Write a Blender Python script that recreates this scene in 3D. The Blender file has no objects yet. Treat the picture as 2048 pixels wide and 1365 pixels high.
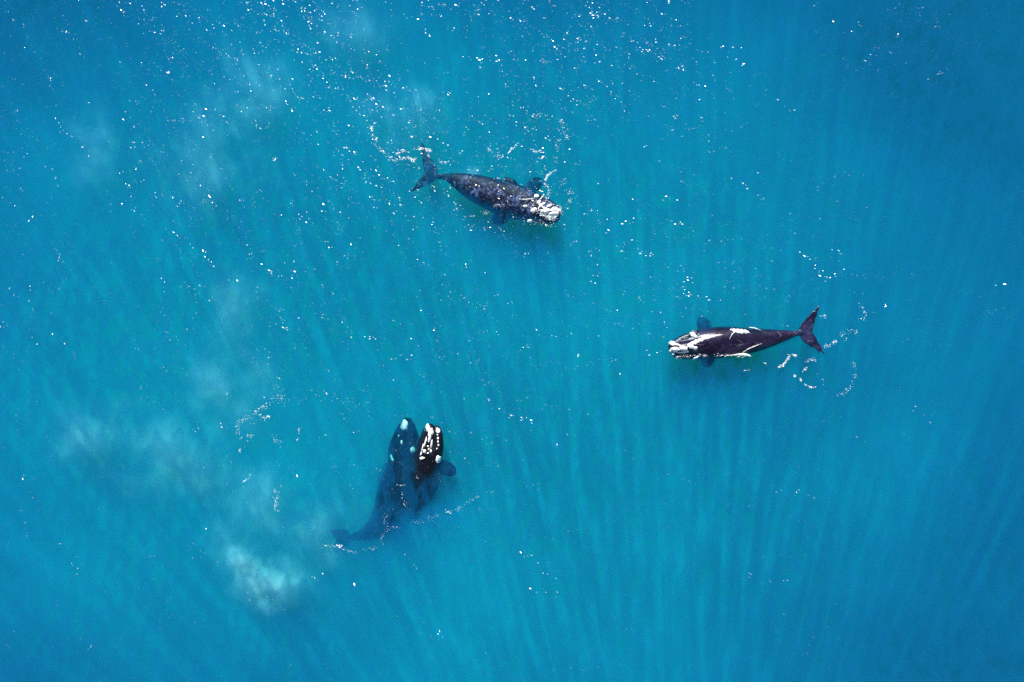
import bpy, bmesh, math, random
import numpy as np
from mathutils import Vector, noise

sc = bpy.context.scene
R = math.radians
H = 62.0            # drone height above the sea, metres
F = 1365.0          # focal length in photo pixels (24 mm on a 36 mm wide sensor, 2048 px)

# ------------------------------------------------------------------ camera, sky, sun
cam = bpy.data.objects.new('camera', bpy.data.cameras.new('camera'))
sc.collection.objects.link(cam)
cam.location = (0, 0, H)
cam.data.lens = 24.0
cam.data.sensor_width = 36.0
cam.data.clip_end = 6000
sc.camera = cam

SUN = Vector((-0.239, 1.259, 1.0)).normalized()
world = bpy.data.worlds.new('World'); sc.world = world; world.use_nodes = True
wt = world.node_tree
sky = wt.nodes.new('ShaderNodeTexSky'); sky.sky_type = 'NISHITA'; sky.sun_disc = False
sky.sun_elevation = math.asin(SUN.z); sky.sun_rotation = math.atan2(SUN.x, SUN.y)
wt.links.new(sky.outputs[0], wt.nodes['Background'].inputs[0])
wt.nodes['Background'].inputs[1].default_value = 0.07
sl = bpy.data.lights.new('sun', 'SUN'); sl.energy = 5.0; sl.angle = R(0.5); sl.color = (1, .96, .9)
so = bpy.data.objects.new('sun', sl); sc.collection.objects.link(so)
so.rotation_euler = SUN.to_track_quat('Z', 'Y').to_euler()
so.location = SUN * 200
sc.view_settings.view_transform = 'Standard'; sc.view_settings.look = 'None'
sc.view_settings.exposure = 0.89; sc.view_settings.gamma = 1.0; sc.view_settings.use_curve_mapping = False
cy = sc.cycles
cy.use_denoising = False
cy.volume_bounces = 3; cy.max_bounces = 8; cy.transparent_max_bounces = 48
cy.diffuse_bounces = 1; cy.glossy_bounces = 1
cy.volume_step_rate = 1.0; cy.volume_max_steps = 256
cy.sample_clamp_direct = 12; cy.sample_clamp_indirect = 4

# ------------------------------------------------------------------ helpers
def P(px, py, z=0.0):
    """photo pixel + height -> world point"""
    s = (H - z) / F
    return Vector(((px - 1024) * s, (682.5 - py) * s, z))

def link(o, parent=None):
    sc.collection.objects.link(o)
    if parent: o.parent = parent
    return o

def mesh_obj(name, verts, faces, mat, parent=None, smooth=False):
    me = bpy.data.meshes.new(name)
    me.from_pydata([tuple(v) for v in verts], [], faces)
    if smooth: me.polygons.foreach_set('use_smooth', [True] * len(me.polygons))
    if mat: me.materials.append(mat)
    me.update()
    return link(bpy.data.objects.new(name, me), parent)

def tag(o, label=None, cat=None, group=None, kind=None):
    if label: o['label'] = label
    if cat: o['category'] = cat
    if group: o['group'] = group
    if kind: o['kind'] = kind
    return o

class Nodes:
    def __init__(self, name):
        self.m = bpy.data.materials.new(name); self.m.use_nodes = True
        self.t = self.m.node_tree
        for n in list(self.t.nodes): self.t.nodes.remove(n)
        self.out = self.t.nodes.new('ShaderNodeOutputMaterial')
    def n(self, kind, **kw):
        x = self.t.nodes.new('ShaderNode' + kind)
        for k, v in kw.items(): setattr(x, k, v)
        return x
    def l(self, a, b): self.t.links.new(a, b)
    def math(self, op, a, b=None, c=None, clamp=False):
        x = self.n('Math', operation=op); x.use_clamp = clamp
        for i, v in enumerate((a, b, c)):
            if v is None: continue
            if isinstance(v, (int, float)): x.inputs[i].default_value = v
            else: self.l(v, x.inputs[i])
        return x.outputs[0]
    def maprange(self, v, a, b, c, d, smooth=False):
        x = self.n('MapRange')
        if smooth: x.interpolation_type = 'SMOOTHSTEP'
        self.l(v, x.inputs[0])
        for i, q in enumerate((a, b, c, d)): x.inputs[i + 1].default_value = q
        return x.outputs[0]
    def noise(self, vec, scale, detail=3, rough=.5, dist=0):
        x = self.n('TexNoise'); self.l(vec, x.inputs['Vector'])
        x.inputs['Scale'].default_value = scale; x.inputs['Detail'].default_value = detail
        x.inputs['Roughness'].default_value = rough; x.inputs['Distortion'].default_value = dist
        return x.outputs['Fac']

def volume_mat(name, ss, sa, dens=None, g=0.0):
    """scattering ss and absorption sa per metre, rgb; dens(nodes) -> socket multiplies both"""
    N = Nodes(name)
    s = N.n('VolumeScatter'); b = N.n('VolumeAbsorption'); a = N.n('AddShader')
    ms, ma = max(ss), max(sa)
    s.inputs['Color'].default_value = (*[v / ms for v in ss], 1); s.inputs['Density'].default_value = ms
    s.inputs['Anisotropy'].default_value = g
    b.inputs['Color'].default_value = (*[1 - v / ma for v in sa], 1); b.inputs['Density'].default_value = ma
    N.l(s.outputs[0], a.inputs[0]); N.l(b.outputs[0], a.inputs[1]); N.l(a.outputs[0], N.out.inputs['Volume'])
    if dens:
        d = dens(N)
        N.l(N.math('MULTIPLY', d, ms), s.inputs['Density']); N.l(N.math('MULTIPLY', d, ma), b.inputs['Density'])
    return N.m

# ------------------------------------------------------------------ sea bed and water
def seabed():
    N = Nodes('seabed_sand')
    g = N.n('NewGeometry'); p = N.n('BsdfPrincipled')
    r = N.n('ValToRGB'); N.l(N.noise(g.outputs['Position'], .08, 5), r.inputs[0])
    r.color_ramp.elements[0].color = (.16, .15, .11, 1); r.color_ramp.elements[1].color = (.36, .33, .25, 1)
    N.l(r.outputs[0], p.inputs['Base Color']); p.inputs['Roughness'].default_value = .9
    N.l(p.outputs[0], N.out.inputs['Surface'])
    n = 24; S = 1700
    v = []
    for j in range(n + 1):
        for i in range(n + 1):
            x = -S + 2 * S * i / n; y = -S + 2 * S * j / n
            v.append((x, y, -18.5 + 1.2 * noise.noise((x * .004, y * .004, 3))))
    f = [(j * (n + 1) + i, j * (n + 1) + i + 1, (j + 1) * (n + 1) + i + 1, (j + 1) * (n + 1) + i) for j in range(n) for i in range(n)]
    tag(mesh_obj('seabed', v, f, N.m, smooth=True), 'dim sandy seabed far under the blue water', 'seabed', kind='structure')
seabed()

def wave(x, y):
    """sea surface height: short chop running roughly left to right and down"""
    z = .10 * math.sin(.9 * x + .55 * y + 1.6 * noise.noise((x * .12, y * .12, 1.)))
    z += .12 * noise.noise((x * .45, y * .8, 4.))
    z += .06 * noise.noise((x * 1.5, y * 2.2, 9.))
    return z * .8

def water():
    m = volume_mat('sea_water', (.006, .032, .080), (.60, .056, .050))
    cs = [-1500, -600, -250, -120, -70] + list(np.arange(-52, 52.01, .4)) + [70, 120, 250, 600, 1500]
    ys = [-1500, -600, -250, -120, -60] + list(np.arange(-36, 36.01, .4)) + [60, 120, 250, 600, 1500]
    nx, ny = len(cs), len(ys)
    v = [(x, y, wave(x, y) if abs(x) < 60 and abs(y) < 50 else 0.0) for y in ys for x in cs]
    f = [(j * nx + i, j * nx + i + 1, (j + 1) * nx + i + 1, (j + 1) * nx + i) for j in range(ny - 1) for i in range(nx - 1)]
    b = len(v)
    v += [(-1500, -1500, -24), (1500, -1500, -24), (1500, 1500, -24), (-1500, 1500, -24)]
    f.append((b + 3, b + 2, b + 1, b))
    f.append(tuple([b, b + 1] + [i for i in range(nx - 1, -1, -1)]))
    f.append(tuple([b + 2, b + 3] + [(ny - 1) * nx + i for i in range(nx)]))
    f.append(tuple([b + 3, b] + [j * nx for j in range(ny)]))
    f.append(tuple([b + 1, b + 2] + [j * nx + nx - 1 for j in range(ny - 1, -1, -1)]))
    tag(mesh_obj('water', v, f, m, smooth=False), 'clear turquoise blue sea water around the whales', 'sea', kind='structure')
water()

# ------------------------------------------------------------------ sun shaft layer: patches added to dim the sun, gaps let shafts through
def slab(name, label, m, z0, z1, rate):
    v = [(x, y, z) for z in (z0, z1) for y in (-60, 75) for x in (-75, 75)]
    f = [(0, 2, 3, 1), (4, 5, 7, 6), (0, 1, 5, 4), (2, 6, 7, 3), (0, 4, 6, 2), (1, 3, 7, 5)]
    m.cycles.volume_step_rate = rate
    tag(mesh_obj(name, v, f, m), label, 'water', kind='stuff')

def sun_shaft_layer():
    def dens(N):
        g = N.n('NewGeometry')
        mp = N.n('Mapping'); N.l(g.outputs['Position'], mp.inputs[0])
        mp.inputs['Scale'].default_value = (1.0, .45, 0.0)
        a = N.noise(mp.outputs[0], 1.0, 2.0, .5, .25)
        b = N.noise(g.outputs['Position'], .06, 1.0, .5)
        rp = N.n('Mapping'); N.l(g.outputs['Position'], rp.inputs[0])
        rp.inputs['Scale'].default_value = (1.0, 2.4, 0.0); rp.inputs['Rotation'].default_value = (0, 0, R(-20))
        c = N.noise(rp.outputs[0], 2.6, 3.0, .6, .4)            # fine ripple shading put into the density
        d = N.math('MULTIPLY', N.maprange(a, .60, .46, 0, 1, True), N.maprange(b, .36, .6, .55, 1.0))
        return N.math('MULTIPLY', d, N.maprange(c, .35, .65, .72, 1.28))
    m = volume_mat('sun_shaft_mask', (.014, .22, .50), (1.2, .86, .62), dens)
    slab('sun_shaft_mask', 'dimming patches added under the surface to shape the sun shafts', m, -.55, -.2, .025)
sun_shaft_layer()

def vignette_silt_layer():
    """silt thinned towards the corners, putting a lens vignette into the water density"""
    def dens(N):
        g = N.n('NewGeometry')
        v = N.n('Mapping'); N.l(g.outputs['Position'], v.inputs[0])
        v.inputs['Location'].default_value = (8 / 52, 5 / 37, 0); v.inputs['Scale'].default_value = (1 / 52, 1 / 37, 0)
        ln = N.n('VectorMath', operation='LENGTH'); N.l(v.outputs[0], ln.inputs[0])
        big = N.noise(g.outputs['Position'], .045, 2.0, .5)
        d = N.math('ADD', ln.outputs['Value'], N.math('MULTIPLY', N.math('SUBTRACT', big, .5), .8))
        return N.maprange(d, .25, 1.3, 1, 0, True)
    m = volume_mat('vignette_silt', (.010, .185, .52), (.12, .017, .005), dens)
    slab('vignette_silt', 'silt thinned towards the corners to put a vignette into the water', m, -11, -1.7, .12)
vignette_silt_layer()

# ------------------------------------------------------------------ suspended sediment
def plume_mat(name, ss, sa, lo, hi, scale, rate, edge):
    def dens(N):
        tc = N.n('TexCoord'); g = N.n('NewGeometry')
        wn = N.n('TexNoise'); N.l(g.outputs['Position'], wn.inputs['Vector'])
        wn.inputs['Scale'].default_value = scale * .8; wn.inputs['Detail'].default_value = 2
        sub = N.n('VectorMath', operation='MULTIPLY_ADD')
        N.l(wn.outputs['Color'], sub.inputs[0]); sub.inputs[1].default_value = (edge, edge, 0); sub.inputs[2].default_value = (-edge / 2, -edge / 2, 0)
        ad = N.n('VectorMath', operation='ADD'); N.l(tc.outputs['Object'], ad.inputs[0]); N.l(sub.outputs[0], ad.inputs[1])
        ln = N.n('VectorMath', operation='LENGTH'); N.l(ad.outputs[0], ln.inputs[0])
        fall = N.math('POWER', N.maprange(ln.outputs['Value'], .0, .95, 1, 0, True), 1.3)
        nz = N.noise(g.outputs['Position'], scale, 3, .55)
        return N.math('MULTIPLY', fall, N.maprange(nz, lo, hi, .1, 1))
    m = volume_mat(name, ss, sa, dens); m.cycles.volume_step_rate = rate
    return m

def ico(sub=2):
    bm = bmesh.new(); bmesh.ops.create_icosphere(bm, subdivisions=sub, radius=1.0)
    v = [tuple(x.co) for x in bm.verts]; f = [tuple(y.index for y in x.verts) for x in bm.faces]; bm.free()
    return v, f
ICO2 = ico(2); ICO1 = ico(1)

PM = plume_mat('pale_silt', (2.2, 2.5, 3.6), (.01, .22, .01), .36, .66, .5, .35, .95)
PM2 = plume_mat('thin_silt', (.36, .42, .66), (.02, .03, .005), .38, .66, .30, .35, .9)
plumes = [  # px, py, z, rx, ry (pixels), rz (m), rotation, material, label
    (536, 1164, -.95, 82, 66, .95, -25, PM, 'pale milky silt cloud below the fading whale tail'),
    (545, 1175, -1.6, 112, 84, 1.0, -30, PM2, 'soft haze of silt ringing the milky cloud'),
    (492, 1130, -1.6, 58, 34, 1.0, -40, PM, 'paler arm of silt joining the milky cloud from the upper left'),
    (470, 1100, -1.6, 90, 52, 1.2, -50, PM2, 'thin silt haze trailing up left of the milky cloud'),
    (150, 860, -1.4, 75, 110, 1.3, 10, PM2, 'faint silt cloud near the left edge'),
    (330, 910, -1.5, 190, 110, 1.3, -25, PM2, 'broad faint silt cloud left of the whale pair'),
    (478, 605, -1.4, 70, 80, 1.2, 0, PM2, 'small faint silt cloud in the middle left water'),
    (805, 235, -1.4, 115, 85, 1.2, 0, PM2, 'pale silt cloud above the mottled whale tail'),
    (505, 190, -1.5, 110, 120, 1.2, 30, PM2, 'faint greenish silt cloud left of the upper glitter'),
    (410, 320, -1.5, 140, 130, 1.2, 20, PM2, 'wide faint silt cloud in the upper left water'),
    (695, 60, -1.5, 120, 90, 1.2, 0, PM2, 'greenish silt cloud under the top glitter'),
    (640, 1060, -2.0, 130, 85, 1.2, 20, PM2, 'thin silt cloud beside the fading whale tail'),
    (520, 1000, -1.6, 75, 90, 1.2, -20, PM2, 'thin silt cloud above the milky cloud'),
    (455, 760, -1.6, 120, 130, 1.2, -20, PM2, 'faint silt cloud left of the foam swirl'),
    (190, 290, -1.6, 70, 120, 1.2, 10, PM2, 'slim faint silt cloud in upper left corner water'),
    (935, 347, -.9, 32, 17, .6, 0, PM, 'small pale puff beside the mottled whale peduncle'),
]
for (px, py, z, rx, ry, rz, rot, m, lab) in plumes:
    z = -1.15
    o = mesh_obj('sediment_cloud', ICO2[0], ICO2[1], m)
    o.location = P(px, py, z); o.scale = (rx * 1.3 / 22, ry * 1.3 / 22, rz); o.rotation_euler = (0, 0, R(rot))
    tag(o, lab, 'sediment', 'silt clouds drifting in the sea', 'stuff')

# ------------------------------------------------------------------ whale skins
def skin(name, dark, light, lo, hi, scale, rough=.38, patch=None, scratches=.0):
    N = Nodes(name); tc = N.n('TexCoord'); p = N.n('BsdfPrincipled')
    c = tc.outputs['Object']
    a = N.noise(c, scale, 6, .66, .5); b = N.noise(c, scale * .28, 2, .5)
    f = N.math('MULTIPLY', N.maprange(a, lo, hi, 0, 1, True), N.maprange(b, .38, .62, .15, 1, True))
    mix = N.n('Mix', data_type='RGBA'); N.l(f, mix.inputs[0])
    mix.inputs[6].default_value = (*dark, 1); mix.inputs[7].default_value = (*light, 1)
    col = mix.outputs[2]
    if scratches:
        w = N.n('TexVoronoi', feature='DISTANCE_TO_EDGE'); w.inputs['Scale'].default_value = .9
        mp = N.n('Mapping'); N.l(c, mp.inputs[0]); mp.inputs['Scale'].default_value = (1, 1.6, 1); mp.inputs['Rotation'].default_value = (0, 0, .4)
        wn = N.n('TexNoise'); N.l(mp.outputs[0], wn.inputs['Vector']); wn.inputs['Scale'].default_value = 1.5
        av = N.n('VectorMath', operation='ADD'); N.l(mp.outputs[0], av.inputs[0]); N.l(wn.outputs['Color'], av.inputs[1])
        N.l(av.outputs[0], w.inputs['Vector'])
        e = N.math('MULTIPLY', N.maprange(w.outputs['Distance'], 0, .022, scratches, 0), N.maprange(N.noise(c, 1.1, 2), .5, .62, 0, 1))
        m2 = N.n('Mix', data_type='RGBA'); N.l(e, m2.inputs[0]); N.l(col, m2.inputs[6]); m2.inputs[7].default_value = (.4, .38, .45, 1)
        col = m2.outputs[2]
    N.l(col, p.inputs['Base Color']); p.inputs['Roughness'].default_value = rough
    p.inputs['IOR'].default_value = 1.33; p.inputs['Specular IOR Level'].default_value = .5 if rough < .5 else .25
    bp = N.n('Bump'); bp.inputs['Strength'].default_value = .35; bp.inputs['Distance'].default_value = .06
    N.l(N.noise(c, 5, 5, .6), bp.inputs['Height']); N.l(bp.outputs[0], p.inputs['Normal'])
    N.l(p.outputs[0], N.out.inputs['Surface'])
    return N.m
SK_MOTTLED = skin('mottled_skin', (.003, .005, .020), (.11, .15, .33), .46, .70, 2.8, .5)
SK_PURPLE = skin('purple_brown_skin', (.006, .004, .016), (.028, .019, .060), .40, .62, .8, .24, scratches=.3)
SK_DARK = skin('blue_black_skin', (.003, .004, .009), (.022, .022, .038), .5, .72, 1.3)

def callosity_mat():
    N = Nodes('callosity'); tc = N.n('TexCoord'); p = N.n('BsdfPrincipled')
    r = N.n('ValToRGB'); N.l(N.noise(tc.outputs['Object'], 7, 5, .7), r.inputs[0])
    r.color_ramp.elements[0].position = .30; r.color_ramp.elements[0].color = (.30, .27, .25, 1)
    r.color_ramp.elements[1].position = .46; r.color_ramp.elements[1].color = (.86, .84, .80, 1)
    N.l(r.outputs[0], p.inputs['Base Color']); p.inputs['Roughness'].default_value = .7
    bp = N.n('Bump'); bp.inputs['Distance'].default_value = .05; N.l(N.noise(tc.outputs['Object'], 14, 4), bp.inputs['Height'])
    N.l(bp.outputs[0], p.inputs['Normal']); N.l(p.outputs[0], N.out.inputs['Surface'])
    return N.m
CAL = callosity_mat()

def foam_sheen_mat():
    N = Nodes('foam'); p = N.n('BsdfDiffuse'); t = N.n('BsdfTransparent'); m = N.n('MixShader'); tc = N.n('TexCoord')
    p.inputs['Color'].default_value = (.86, .88, .88, 1)
    N.l(N.maprange(N.noise(tc.outputs['Object'], 9, 3), .35, .6, .25, .95), m.inputs[0])
    N.l(t.outputs[0], m.inputs[1]); N.l(p.outputs[0], m.inputs[2]); N.l(m.outputs[0], N.out.inputs['Surface']); return N.m
FOAM_SHEEN = foam_sheen_mat()  # also colours the painted sheen strips and glint dots

# ------------------------------------------------------------------ whale builder
def resample(st, n):
    """Catmull-Rom through rows of numbers"""
    a = np.array(st, float); k = len(a)
    a = np.vstack([2 * a[0] - a[1], a, 2 * a[-1] - a[-2]])
    out = []
    for s in np.linspace(0, k - 1 - 1e-9, n):
        i = int(s); t = s - i
        p0, p1, p2, p3 = a[i], a[i + 1], a[i + 2], a[i + 3]
        out.append(.5 * ((2 * p1) + (-p0 + p2) * t + (2 * p0 - 5 * p1 + 4 * p2 - p3) * t * t + (-p0 + 3 * p1 - 3 * p2 + p3) * t ** 3))
    return np.array(out)

def loft(V, Fc, st, n=60, seg=28, roll=0.0, expo=2.0, up=Vector((0, 0, 1))):
    """st rows: x, y, z, half width, half height (metres), world frame"""
    r = resample(st, n); base = len(V)
    for i in range(n):
        c = Vector(r[i][:3])
        t = (Vector(r[min(i + 1, n - 1)][:3]) - Vector(r[max(i - 1, 0)][:3])).normalized()
        s = t.cross(up).normalized(); u = s.cross(t).normalized()
        if roll:
            cr, sr = math.cos(roll), math.sin(roll); s, u = s * cr + u * sr, u * cr - s * sr
        w, h = max(r[i][3], .01), max(r[i][4], .01)
        for k in range(seg):
            a = 2 * math.pi * k / seg; ca, sa = math.cos(a), math.sin(a)
            q = 2 / expo
            V.append(c + s * (w * math.copysign(abs(ca) ** q, ca)) + u * (h * math.copysign(abs(sa) ** q, sa)))
    for i in range(n - 1):
        for k in range(seg):
            a = base + i * seg + k; b = base + i * seg + (k + 1) % seg
            Fc.append((a, b, b + seg, a + seg))
    Fc.append(tuple(base + k for k in range(seg))[::-1]); Fc.append(tuple(base + (n - 1) * seg + k for k in range(seg)))

def px_rows(rows):
    """rows: px, py, z, half width px, half height m -> metres"""
    out = []
    for (px, py, z, w, h) in rows:
        p = P(px, py, z); out.append((p.x, p.y, p.z, w * (H - z) / F, h))
    return out

def build_whale(name, lofts, mat, voxel=.075, smooth=2):
    V, Fc = [], []
    for L in lofts:
        kw = dict(L[1]) if len(L) > 1 else {}
        loft(V, Fc, px_rows(L[0]), **kw)
    c = sum((Vector(v) for v in V), Vector()) / len(V); c.z = 0
    V = [Vector(v) - c for v in V]
    me = bpy.data.meshes.new(name); me.from_pydata([tuple(v) for v in V], [], Fc); me.update()
    tmp = bpy.data.objects.new('tmp', me); sc.collection.objects.link(tmp)
    md = tmp.modifiers.new('r', 'REMESH'); md.mode = 'VOXEL'; md.voxel_size = voxel; md.use_smooth_shade = True
    ms = tmp.modifiers.new('s', 'SMOOTH'); ms.factor = .5; ms.iterations = smooth
    dg = bpy.context.evaluated_depsgraph_get()
    new = bpy.data.meshes.new_from_object(tmp.evaluated_get(dg)); new.name = name
    bpy.data.objects.remove(tmp)
    new.materials.clear(); new.materials.append(mat)
    new.polygons.foreach_set('use_smooth', [True] * len(new.polygons))
    o = link(bpy.data.objects.new(name, new)); o.location = c
    bpy.context.view_layer.update()
    return o

def top_of(o, x, y):
    """height of the whale's skin under world x, y"""
    l = o.location
    ok, p, n, i = o.ray_cast(Vector((x - l.x, y - l.y, 20)), Vector((0, 0, -1)))
    return (p.z + l.z, n) if ok else (None, None)

def callosity(o, px, py, rx, ry, rot=0, h=.13, seed=0, label=None, zdef=0.0, sink=.35):
    """rough raised patch on the skin, sizes in photo pixels"""
    rnd = random.Random(seed * 77 + int(px * 3 + py))
    p = P(px, py, 0)
    z, nrm = top_of(o, p.x, p.y)
    if z is None: z = zdef
    p = P(px, py, z); ca, sa = math.cos(R(-rot)), math.sin(R(-rot))
    V, Fc = [], []
    rings, seg = 7, 22
    off = rnd.random() * 50
    for j in range(rings + 1):
        rr = j / rings
        for k in range(seg if j else 1):
            a = 2 * math.pi * k / seg
            edge = 1 + .28 * noise.noise((math.cos(a) * 1.7 + off, math.sin(a) * 1.7, off)) + .12 * noise.noise((math.cos(a) * 5 + off, math.sin(a) * 5, 2))
            x = math.cos(a) * rr * edge * rx / 22; y = math.sin(a) * rr * edge * ry / 22
            X = x * ca - y * sa; Y = x * sa + y * ca
            zz, _ = top_of(o, p.x + X, p.y + Y)
            if zz is None or abs(zz - z) > .6: zz = z - .25 * rr
            q = h * (1 - rr ** 2.4) + .07 * noise.noise((X * 6 + off, Y * 6, 1)) * (1 - rr) - (.06 if j == rings else 0)
            V.append((p.x + X, p.y + Y, zz + q))
    for k in range(seg): Fc.append((0, 1 + k, 1 + (k + 1) % seg))
    for j in range(1, rings):
        for k in range(seg):
            a = 1 + (j - 1) * seg + k; b = 1 + (j - 1) * seg + (k + 1) % seg
            Fc.append((a, a + seg, b + seg, b))
    Fc.append(tuple(1 + (rings - 1) * seg + k for k in range(seg))[::-1])
    l = o.location
    V = [(a - l.x, b - l.y, c - l.z) for a, b, c in V]
    c = mesh_obj('callosity', V, Fc, CAL, o, smooth=True)
    if label: c['label'] = label
    return c

def fluke(root, tip, mid, z0, z1, chord, t=.12):
    """half a tail fluke as a loft from the root to the tip"""
    rows = []
    for s in (0, .15, .35, .55, .75, .9, 1.0):
        # quadratic bezier
        x = (1 - s) ** 2 * root[0] + 2 * s * (1 - s) * mid[0] + s * s * tip[0]
        y = (1 - s) ** 2 * root[1] + 2 * s * (1 - s) * mid[1] + s * s * tip[1]
        w = chord * {0: .92, .15: 1.0, .35: .86, .55: .64, .75: .42, .9: .22, 1.0: .05}[s]
        rows.append((x, y, z0 + (z1 - z0) * s, w, t * (1 - .75 * s)))
    return rows

def flipper(root, tip, z0, z1, w, t=.15):
    rows = []
    for s, k in ((0, .62), (.2, .8), (.45, 1.0), (.7, .95), (.88, .62), (1.0, .12)):
        rows.append((root[0] + (tip[0] - root[0]) * s, root[1] + (tip[1] - root[1]) * s, z0 + (z1 - z0) * s, w * k, t * (1 - .6 * s)))
    return rows

# --- whale with the purple brown back, right of the middle
def whale_purple():
    body = [(1339, 697, -.62, 6, .30), (1346, 696.5, -.60, 13, .50), (1360, 695, -.66, 19, .66), (1382, 692, -.80, 26, .85), (1402, 690, -.88, 30, 1.02),
            (1425, 687, -.86, 32, 1.12), (1455, 684, -.84, 31, 1.16), (1485, 683, -.82, 27.5, 1.10), (1515, 680, -.74, 23, .94),
            (1545, 675.5, -.60, 17, .72), (1570, 671, -.48, 11, .52), (1590, 667.5, -.40, 5.6, .36), (1605, 666.5, -.36, 5, .22), (1614, 666.5, -.34, 4, .10)]
    rostrum = [(1337, 694, -.40, 5, .22), (1348, 694, -.22, 9, .34), (1366, 694.5, -.12, 10, .42), (1385, 692.5, -.12, 12, .46), (1400, 690, -.15, 14, .46), (1420, 687, -.30, 12, .40)]
    lip = lambda s: [(1341, 697 + s * 9, -.62, 4, .26), (1356, 696 + s * 15, -.52, 6, .34), (1378, 692 + s * 21, -.55, 6, .40), (1398, 689 + s * 25, -.72, 5, .36), (1412, 688 + s * 25, -.9, 4, .25)]
    lofts = [(body,), (rostrum,), (lip(1), dict(n=30, seg=14)), (lip(-1), dict(n=30, seg=14)),
             (fluke((1609, 667), (1640, 611), (1616, 644), -.34, .02, 14.5), dict(n=30, seg=16)),
             (fluke((1609, 667), (1650, 709), (1626, 686), -.34, -.08, 14), dict(n=30, seg=16)),
             (flipper((1412, 668), (1404, 632), -1.1, -2.6, 15), dict(n=24, seg=16)),
             (flipper((1412, 706), (1418, 735), -1.1, -2.0, 15), dict(n=24, seg=16))]
    o = build_whale('whale', lofts, SK_PURPLE)
    tag(o, 'whale with smooth purple brown back at the surface, tail to the right', 'whale', 'southern whales swimming in the bay')
    for a in ((1345, 687, 6.5, 5, 0), (1350, 700, 10, 6.5, -5), (1367, 697, 10, 5.5, 10), (1382, 693.5, 8, 5, 25), (1387, 670, 8, 5, 35),
              (1344, 709.5, 5, 2.8, -20), (1366, 705, 12, 2.2, -5), (1391, 717, 7, 3.2, -30), (1391, 697, 4.5, 4, 0), (1355, 690, 9, 2.2, 20)):
        callosity(o, *a)
    return o

# --- whale with mottled back, top middle
def whale_mottled():
    body = [(1121, 428, -.55, 6, .30), (1112, 427, -.55, 14, .55), (1096, 423, -.62, 20, .75), (1076, 417, -.80, 26, .95), (1056, 411, -.95, 31, 1.1),
            (1030, 404, -1.10, 34, 1.16), (1004, 396, -1.10, 34, 1.12), (976, 386, -1.04, 31, 1.02), (950, 376, -.95, 27, .88),
            (925, 366, -.85, 20, .68), (905, 358, -.85, 12, .46), (890, 354, -.9, 6, .32), (876, 352, -.94, 5.5, .22), (862, 349, -.95, 5, .12)]
    rostrum = [(1122, 425, -.30, 5, .22), (1108, 424, -.10, 9, .36), (1090, 419, -.05, 11, .44), (1074, 412, -.12, 13, .44), (1056, 407, -.35, 12, .40)]
    lip = lambda s: [(1119, 428 + s * 8, -.50, 4, .26), (1104, 425 + s * 16, -.48, 6, .34), (1084, 419 + s * 22, -.55, 6, .38), (1066, 413 + s * 25, -.8, 5, .34), (1052, 409 + s * 24, -1.0, 4, .25)]
    lofts = [(body, dict(expo=2.5)), (rostrum,), (lip(1), dict(n=30, seg=14)), (lip(-1), dict(n=30, seg=14)),
             (fluke((864, 349), (841, 281), (853, 318), -.95, -1.25, 14), dict(n=30, seg=16)),
             (fluke((864, 349), (818, 386), (846, 364), -.95, -.95, 13), dict(n=30, seg=16)),
             (flipper((1052, 385), (1083, 356), -1.1, -1.7, 14), dict(n=24, seg=16)),
             (flipper((1022, 422), (984, 446), -1.3, -2.0, 15), dict(n=24, seg=16)),
             ([(1035, 377, -.7, 5, .15), (1026, 367, -.45, 8, .18), (1014, 358, -.5, 5, .12), (1008, 355, -.6, 1, .05)], dict(n=20, seg=14))]
    o = build_whale('whale', lofts, SK_MOTTLED); o.location.z -= .12; bpy.context.view_layer.update()
    tag(o, 'whale with pale mottled back and foam streaked head, tail to the left', 'whale', 'southern whales swimming in the bay')
    for a in ((1109, 419, 9, 5, -20), (1105, 431, 15, 6, -14), (1089, 424, 12, 6, -20), (1073, 392, 6, 4.5, -40), (1068, 421, 7, 5, -20),
              (1084, 410, 10, 3, -40), (1078, 404, 6, 3, -50), (1118, 421, 4, 4, 0), (1060, 442, 6, 4, 0), (1098, 412, 6, 3, -25), (1050, 413, 5, 3, 0), (1102, 438, 8, 2.5, -10)):
        callosity(o, *a)
    return o

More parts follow.
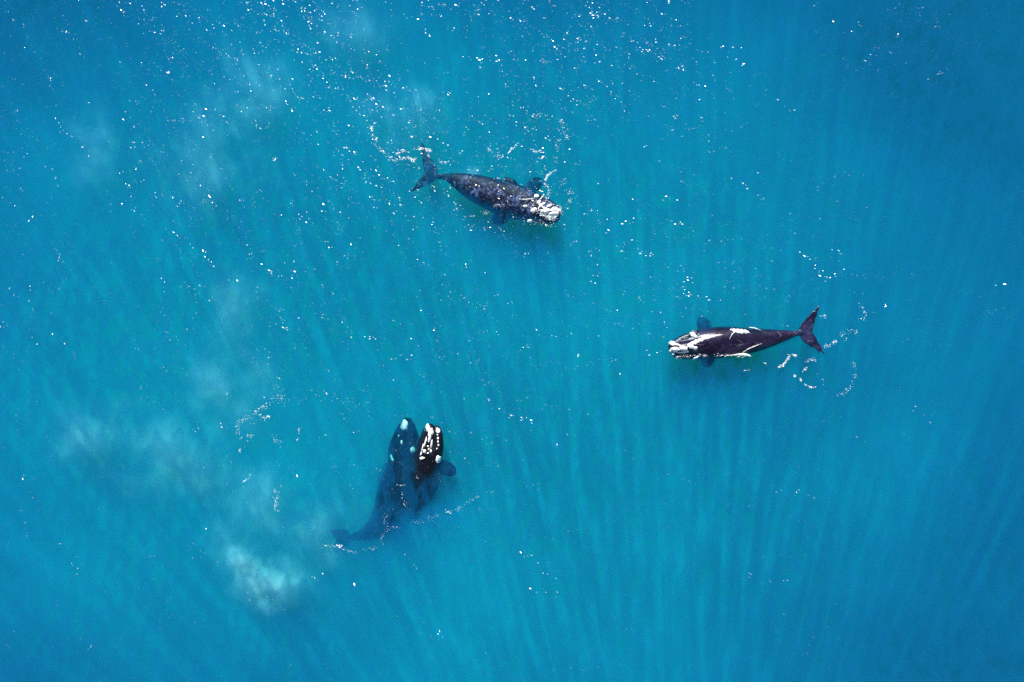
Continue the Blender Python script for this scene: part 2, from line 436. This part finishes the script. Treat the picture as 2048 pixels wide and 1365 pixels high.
# --- the pair, lower left of the middle
def whale_upper_pair():
    body = [(864, 853, -.45, 8, .30), (866, 862, -.40, 16, .50), (864, 880, -.46, 20, .70), (861, 900, -.62, 24, .88), (857, 918, -.90, 29, 1.0),
            (852, 940, -1.25, 33, 1.1), (845, 965, -1.7, 33, 1.1), (836, 990, -2.2, 29, 1.0), (826, 1014, -2.7, 22, .85), (814, 1038, -3.2, 15, .6),
            (803, 1060, -3.7, 8, .4), (796, 1075, -4.0, 6, .25)]
    rostrum = [(862, 849, -.25, 4, .2), (861, 858, .0, 7, .34), (858, 876, .12, 7.5, .46), (853, 896, .05, 9, .46), (852, 912, -.2, 12, .44), (852, 926, -.6, 12, .4)]
    lipr = [(874, 853, -.35, 4, .24), (879, 865, -.15, 5.5, .32), (881, 885, -.18, 6, .38), (880, 905, -.4, 6, .38), (876, 922, -.75, 6, .35)]
    lipl = [(850, 858, -.5, 3, .2), (845, 875, -.45, 5, .3), (839, 895, -.55, 5, .34), (836, 912, -.8, 5, .3)]
    lofts = [(body,), (rostrum,), (lipr, dict(n=30, seg=14)), (lipl, dict(n=30, seg=14)),
             (flipper((876, 926), (912, 949), -.95, -1.15, 15), dict(n=24, seg=16)),
             (flipper((834, 938), (796, 962), -1.0, -.95, 15), dict(n=24, seg=16)),
             (fluke((798, 1072), (760, 1086), (778, 1068), -4.0, -4.5, 14), dict(n=24, seg=16)),
             (fluke((798, 1072), (838, 1096), (812, 1078), -4.0, -4.5, 14), dict(n=24, seg=16))]
    o = build_whale('whale', lofts, SK_DARK)
    tag(o, 'whale lifting its white crusted head out, right one of the close pair', 'whale', 'southern whales swimming in the bay')
    cal = [(855, 856, 5, 7.5, 8), (861, 866, 6, 9, 8), (876, 862, 4.5, 6, 0), (859, 879, 2.5, 8, 12), (851, 884, 2, 11, 14), (845, 896, 1.8, 9, 14),
           (863, 889, 1.8, 11, 8), (849, 903, 4, 4.5, 0), (844, 917, 6.5, 3.2, -15), (877, 919, 6, 8.5, 0), (876, 877, 2.2, 3, 0), (876, 884, 2, 2.6, 0), (877, 891, 2, 3, 0),
           (875, 870, 1.8, 2, 0), (856, 893, 2.2, 2, 0), (842, 908, 2, 5, 20), (858, 899, 2, 3, 0), (862, 903, 2, 4, 5), (856, 907, 2.4, 2, 0), (874, 898, 1.5, 2, 0)]
    for a in cal: callosity(o, *a)
    return o

def whale_lower_pair():
    body = [(812, 838, -1.0, 8, .35), (813, 850, -.95, 15, .55), (814, 870, -1.15, 21, .75), (815, 892, -1.45, 27, .95), (812, 918, -1.8, 34, 1.15),
            (806, 945, -2.05, 39, 1.3), (798, 975, -2.25, 42, 1.35), (788, 1005, -2.35, 40, 1.3), (775, 1032, -2.4, 34, 1.1), (755, 1055, -2.4, 25, .85),
            (730, 1070, -2.2, 15, .6), (708, 1076, -2.3, 8, .35), (692, 1078, -2.35, 7, .22), (684, 1078, -2.3, 5, .12)]
    rostrum = [(810, 838, -.8, 5, .25), (810, 852, -.6, 8, .4), (809, 875, -.75, 9, .5), (808, 898, -1.0, 11, .5), (808, 915, -1.4, 11, .4)]
    lofts = [(body,), (rostrum,),
             ([(800, 850, -1.4, 4, .3), (791, 872, -1.5, 6, .4), (783, 895, -1.8, 7, .45), (780, 915, -2.1, 6, .4)], dict(n=30, seg=14)),
             (fluke((690, 1078), (657, 1063), (670, 1070), -2.3, -2.1, 16), dict(n=24, seg=16)),
             (fluke((690, 1078), (668, 1112), (674, 1092), -2.3, -2.8, 15), dict(n=24, seg=16)),
             (flipper((782, 925), (756, 972), -2.4, -3.6, 13), dict(n=24, seg=16))]
    o = build_whale('whale', lofts, SK_DARK)
    tag(o, 'submerged dark whale shadowy under its neighbour, left one of the close pair', 'whale', 'southern whales swimming in the bay')
    o.location.z -= .42; bpy.context.view_layer.update()
    for a in ((808, 852, 9, 11.5, 8), (783, 917, 3, 8, -28), (826, 901, 5.5, 7.5, -8), (803, 886, 3, 5, 0), (797, 873, 1.8, 3, 0)):
        callosity(o, *a, h=.2)
    return o

W1, W3, W2, W4 = whale_mottled(), whale_purple(), whale_upper_pair(), whale_lower_pair()
WH = (W1, W3, W2, W4)

def sheet_top(x, y):
    """height of whatever is on top: sea surface or whale"""
    z = wave(x, y)
    for o in (W1, W3, W2):
        if abs(x - o.location.x) < 9 and abs(y - o.location.y) < 9:
            t, _ = top_of(o, x, y)
            if t is not None and t > z: z = t
    return z

# ------------------------------------------------------------------ foam: white water, drawn as chains and strips of small lumps, with painted sheen strips and glint dots
class Lumps:
    def __init__(self): self.v, self.f = [], []
    def add(self, x, y, rx, ry, rot, z, h=.03):
        b = len(self.v); ca, sa = math.cos(rot), math.sin(rot)
        n = 6
        j = [random.uniform(.7, 1.25) for _ in range(n)]
        self.v.append((x, y, z + h))
        for r, hh in ((.62, .75), (1.0, -.6)):
            for k in range(n):
                a = 2 * math.pi * k / n
                X, Y = math.cos(a) * rx * r * j[k], math.sin(a) * ry * r * j[k]
                self.v.append((x + X * ca - Y * sa, y + X * sa + Y * ca, z + h * hh))
        for k in range(n):
            k2 = (k + 1) % n
            self.f.append((b, b + 1 + k, b + 1 + k2)); self.f.append((b + 1 + k, b + 7 + k, b + 7 + k2, b + 1 + k2))

def ribbon(L, rows, cross=7):
    """smooth ragged-edged patch lying on the skin, for white water and painted wet sheen: rows of px, py, half width px"""
    r = resample(rows, 34); b = len(L.v); n = len(r)
    for i in range(n):
        t = Vector((r[min(i + 1, n - 1)][0] - r[max(i - 1, 0)][0], r[min(i + 1, n - 1)][1] - r[max(i - 1, 0)][1])).normalized()
        for k in range(cross):
            u = 2 * k / (cross - 1) - 1
            e = 1 + .5 * noise.noise((r[i][0] * .35, r[i][1] * .35, 3 * math.copysign(1, u)))
            w = max(r[i][2], .12) * e * u
            q = P(r[i][0] - t.y * w, r[i][1] + t.x * w)
            L.v.append((q.x, q.y, sheet_top(q.x, q.y) + .015 + .05 * (1 - u * u) - .03 * abs(u)))
    for i in range(n - 1):
        for k in range(cross - 1):
            a = b + i * cross + k; L.f.append((a, a + 1, a + cross + 1, a + cross))

random.seed(11)
def chain(L, pts, dens, size, spread, elong=2.4, jitter=.6):
    """lumps scattered along a polyline of photo pixels"""
    for (x0, y0), (x1, y1) in zip(pts[:-1], pts[1:]):
        d = math.hypot(x1 - x0, y1 - y0); n = max(1, int(d * dens * 2.0))
        ang = math.atan2(-(y1 - y0), x1 - x0)
        for _ in range(n):
            t = random.random()
            if noise.noise((x0 * .11 + t * d * .09, y0 * .11, 7)) < -.15: continue
            px = x0 + (x1 - x0) * t + random.gauss(0, spread); py = y0 + (y1 - y0) * t + random.gauss(0, spread)
            q = P(px, py); s = size * .36 / 22 * random.lognormvariate(0, .5)
            L.add(q.x, q.y, s * random.uniform(1, elong), s * random.uniform(.5, .9), ang + random.gauss(0, jitter), sheet_top(q.x, q.y) + .02, min(.05, s * .4))

def foam(name, label, chains, ribbons=()):
    L = Lumps()
    for q in ribbons: ribbon(L, q)
    for c in chains: chain(L, *c)
    o = mesh_obj(name, L.v, L.f, FOAM_SHEEN, smooth=True)
    tag(o, label, 'foam', 'foam around the whales', 'stuff')

foam('foam', 'foam swirls and arcs above the mottled whale head', [
    ([(978, 288), (981, 305), (990, 312), (1000, 314), (1008, 308)], .9, 1.2, 2.5),
    ([(1016, 312), (1022, 300), (1032, 290), (1040, 280)], .9, 1.6, 1.2),
    ([(1047, 272), (1049, 262)], .6, 1.2, 1),
    ([(1062, 298), (1070, 304), (1082, 302)], 1.2, 1.2, 1.3),
    ([(1080, 318), (1088, 314)], .7, 2.0, 1.2),
    ([(1122, 240), (1128, 262), (1134, 282)], .9, 1.3, 3.5),
    ([(1048, 230), (1070, 232), (1090, 232), (1112, 236)], .4, 1.1, 3),
    ([(1120, 276), (1114, 300), (1114, 330), (1112, 345)], .5, .9, 2),
    ([(1060, 320), (1080, 332), (1092, 342)], .3, .8, 5),
    ([(1090, 362), (1095, 352), (1103, 346), (1112, 340)], 1.2, 1.5, 1.0),
    ([(1089, 366), (1098, 378), (1098, 392), (1090, 402)], 1.0, .9, 1.6),
    ([(1120, 362), (1132, 366), (1140, 382), (1142, 396), (1136, 412), (1130, 430)], .55, 1.1, 3),
    ([(1148, 470), (1160, 450), (1172, 430), (1184, 414)], .25, .8, 3),
    ([(1140, 495), (1152, 480)], .3, .9, 2), ([(1186, 420), (1200, 444), (1190, 462)], .3, .8, 4)])
foam('foam', 'foam streaks and drops over the mottled whale head', [
    ([(1035, 399), (1050, 400), (1066, 398)], 1.5, .9, .5), ([(1072, 401), (1080, 398), (1088, 390)], 1.4, 1.2, .8),
    ([(1075, 404), (1082, 413), (1092, 420), (1106, 423), (1116, 422)], 3.0, 1.6, 1.3),
    ([(1062, 415), (1070, 420), (1085, 430), (1100, 436), (1114, 438)], 2.4, 1.4, 3.0),
    ([(1100, 408), (1112, 410), (1120, 418), (1122, 430)], 1.8, 1.1, 2.5),
    ([(1040, 390), (1050, 396), (1056, 406), (1060, 416)], 1.0, .8, 6), ([(985, 408), (998, 412), (1010, 410)], .9, .9, 1.5),
    ([(1042, 438), (1060, 442), (1082, 447), (1100, 453), (1116, 446)], .8, 1.1, 4),
    ([(1018, 372), (1034, 376), (1048, 378), (1062, 380)], .6, .9, 2), ([(994, 356), (1010, 358), (1014, 356)], .8, 1.2, 1)],
    [[(1073, 401, .6), (1080, 412, 1.6), (1092, 420, 2.4), (1106, 423, 2.4), (1118, 423, 1.2)], [(1036, 399, .4), (1050, 400, 1.0), (1068, 398, .7)],
     [(1089, 389, .4), (1084, 396, 1.1), (1078, 401, .6)]])
foam('foam', 'foam line left of the mottled whale tail', [
    ([(742, 250), (745, 272), (755, 292), (770, 310), (785, 318)], .6, 1.1, 2.5), ([(786, 322), (800, 319), (815, 316), (830, 322)], 1.6, 1.4, 2.0),
    ([(792, 308), (806, 304), (812, 304)], 1.4, 1.3, 1.4), ([(834, 300), (845, 298), (862, 302)], 1.3, 1.5, 1.4), ([(854, 312), (860, 314)], 1.2, 1.2, 1.2),
    ([(875, 322), (884, 326), (896, 326)], .6, 1.2, 1.5), ([(820, 276), (830, 274)], 1, 1.2, 2)])
foam('foam', 'drops scattered below the mottled whale belly', [
    ([(905, 412), (922, 412), (932, 408)], .3, 1.2, 4), ([(940, 432), (952, 432)], .7, 1.2, 1), ([(962, 425), (972, 428), (980, 423)], 1.0, 1.1, 2.5),
    ([(975, 385), (1010, 480), (960, 470)], .03, 1.0, 8)])
foam('foam', 'foam rim and painted wet sheen strips along the back of the purple brown whale', [
    ([(1380, 687), (1404, 678), (1430, 671)], .7, .8, 2.5), ([(1462, 662), (1495, 664)], .7, .9, 3), ([(1462, 712), (1498, 711)], .8, .9, 2), ([(1430, 710), (1445, 711), (1460, 712)], .8, .9, 1.5), ([(1350, 715), (1366, 714), (1384, 713), (1402, 711), (1420, 712)], 1.1, .9, 2.0),
    ([(1348, 687), (1356, 682), (1366, 678), (1376, 674)], .9, .8, 1.6), ([(1380, 664), (1388, 663), (1396, 666)], .8, .9, 1.5)],
    [[(1376, 690, 2.5), (1388, 685, 4.0), (1400, 680, 3.6), (1414, 675.5, 3.0), (1430, 672, 2.2), (1444, 670, .4)],  # wet sheen of the upper back, painted as pale strips
     [(1460, 660, .6), (1467, 661, 2.8), (1480, 663, 4.6), (1490, 664, 3.6), (1498, 666, .8)],
     [(1457, 678, .3), (1463, 669, .8), (1470, 664, .6)],
     [(1522, 687.5, .3), (1506, 694, 1.1), (1495, 699, 1.3), (1487, 705, .8)],
     [(1452, 712, .3), (1470, 710.5, 1.4), (1486, 709.5, 2.8), (1496, 711, 2.6), (1502, 713, .8)],
     [(1496, 655, .4), (1508, 657, 1.4), (1520, 661, .4)]])
foam('foam', 'foam streaks and arcs behind the purple brown whale tail', [
    ([(1554, 735), (1566, 731), (1572, 722), (1580, 712)], 1.3, 1.2, 1.3), ([(1576, 711), (1588, 711), (1592, 714)], 1.3, 1.3, 1.8),
    ([(1527, 725), (1534, 730)], .8, 1, .8), ([(1488, 742), (1502, 740)], .7, 1, .6), ([(1597, 750), (1606, 742), (1615, 736)], 1.4, 1.1, 1.0),
    ([(1585, 752), (1597, 754), (1602, 760), (1596, 768)], 1.0, 1.1, 1.2), ([(1602, 764), (1612, 770), (1622, 776)], .9, 1.1, 1.0),
    ([(1622, 774), (1636, 775)], .5, 1, 1), ([(1648, 694), (1660, 690), (1670, 684), (1692, 680)], 1.4, 1.1, 1.6), ([(1676, 670), (1688, 666), (1715, 666)], .8, 1.1, 3),
    ([(1706, 724), (1710, 740), (1708, 756), (1700, 778), (1690, 786), (1676, 792)], .6, 1.0, 2.2), ([(1630, 742), (1646, 762), (1652, 778)], .15, .9, 5),
    ([(1720, 610), (1732, 620), (1728, 640)], .5, 1, 2.5), ([(1610, 724), (1630, 718)], .8, 1, 2), ([(1640, 632), (1652, 634)], .9, 1.1, 1.6)])
foam('foam', 'dotted arcs of bubbles and painted glints across the fading whale tail', [
    ([(648, 1091), (660, 1092), (676, 1092), (690, 1098), (702, 1102), (716, 1106)], .5, .9, 1.3), ([(675, 1091), (684, 1092)], 1.2, 1.4, .8),  # white dots painted for the glints along the arcs
    ([(716, 1106), (735, 1098), (756, 1096), (764, 1080), (768, 1066), (780, 1060)], .55, .7, 2.2), ([(768, 1030), (768, 1046), (774, 1056), (798, 1056)], .5, .7, 2.4),
    ([(770, 1040), (778, 1022), (784, 1016)], .35, .7, 1.6), ([(822, 1048), (840, 1044), (856, 1038), (872, 1034)], .5, .6, 2.0),
    ([(872, 1034), (884, 1028), (900, 1024), (912, 1022), (926, 1012)], .6, .9, 1.8), ([(926, 1012), (942, 1000), (956, 994), (974, 984), (992, 984)], .3, .8, 1.4),
    ([(795, 970), (812, 971), (818, 975)], .5, 1.0, .8), ([(833, 952), (838, 966)], .3, 1.0, 1)])
foam('foam', 'round foam swirl left of the whale pair', [
    ([(475, 868), (476, 850), (484, 842), (500, 832), (512, 822), (530, 812), (546, 812)], .9, 1.0, 2.4), ([(480, 878), (492, 872), (508, 870)], .9, .9, 1.5),
    ([(505, 826), (530, 836), (546, 834), (552, 842)], .7, 1.1, 3.0), ([(546, 776), (562, 790), (570, 810)], .5, .9, 6), ([(548, 880), (562, 884), (558, 890)], 1.0, .9, 3),
    ([(598, 856), (597, 876), (588, 892)], .7, 1.1, 1.5), ([(478, 906), (482, 896)], .5, 1, 1), ([(486, 966), (498, 956), (500, 950)], .7, 1.1, 1),
    ([(520, 800), (560, 796), (600, 804)], .4, .9, 5), ([(630, 780), (660, 796), (700, 800), (740, 806)], .35, .8, 5), ([(548, 980), (556, 986), (550, 1010), (549, 1020)], .7, 1.1, 1.6)])

# ------------------------------------------------------------------ glitter: small tilted facets of the wavelets that mirror the sun
def ripple_mat():
    N = Nodes('wavelet_water'); g = N.n('BsdfGlossy'); t = N.n('BsdfTransparent'); m = N.n('MixShader')
    g.inputs['Roughness'].default_value = .28; g.inputs['Color'].default_value = (1, 1, 1, 1)
    m.inputs[0].default_value = .06
    N.l(t.outputs[0], m.inputs[1]); N.l(g.outputs[0], m.inputs[2]); N.l(m.outputs[0], N.out.inputs['Surface'])
    return N.m
def wavelets():
    rnd = random.Random(5); V, Fc = [], []
    def facet(x, y, L, W, rot, nx, ny):
        z = sheet_top(x, y) + .03; b = len(V); ca, sa = math.cos(rot), math.sin(rot)
        for (u, v) in ((-1, 0), (-.4, -.8), (.5, -.9), (1, .1), (.4, .9), (-.5, .7)):
            u *= rnd.uniform(.7, 1.2); v *= rnd.uniform(.7, 1.2)
            X = u * L * ca - v * W * sa; Y = u * L * sa + v * W * ca
            V.append((x + X, y + Y, z + .03 - nx * X - ny * Y))
        Fc.append(tuple(range(b, b + 6)))
    for c in range(20000):
        x = rnd.uniform(-56, 56); y = rnd.triangular(-38, 38, 38) if c % 2 else rnd.uniform(-38, 38)
        if noise.noise((x * .09, y * .09, 2)) < rnd.uniform(-.6, .15) + .012 * max(0, x + 2): continue
        # slope of this little wave: gaussian, wind from the upper left
        m = abs(rnd.gauss(0, .29)); a = rnd.gauss(R(100), R(45))
        sx, sy = math.cos(a) * m, math.sin(a) * m
        rot = R(-28) + rnd.gauss(0, .35) + (.012 * x)
        n = rnd.choice((1, 1, 2, 3, 4, 6, 9)); ln = .25 * n
        for _ in range(n):
            t = rnd.uniform(-1, 1) * ln; s = rnd.gauss(0, .16)
            L = min(.11, .054 * rnd.lognormvariate(0, .45))
            facet(x + t * math.cos(rot) - s * math.sin(rot), y + t * math.sin(rot) + s * math.cos(rot), L, L * rnd.uniform(.24, .42), rot + rnd.gauss(0, .25),
                  sx + rnd.gauss(0, .05), sy + rnd.gauss(0, .05))
    o = mesh_obj('wavelets', V, Fc, ripple_mat())
    tag(o, 'small wavelets glittering in the sun all over the sea', 'wavelets', kind='stuff')
wavelets()
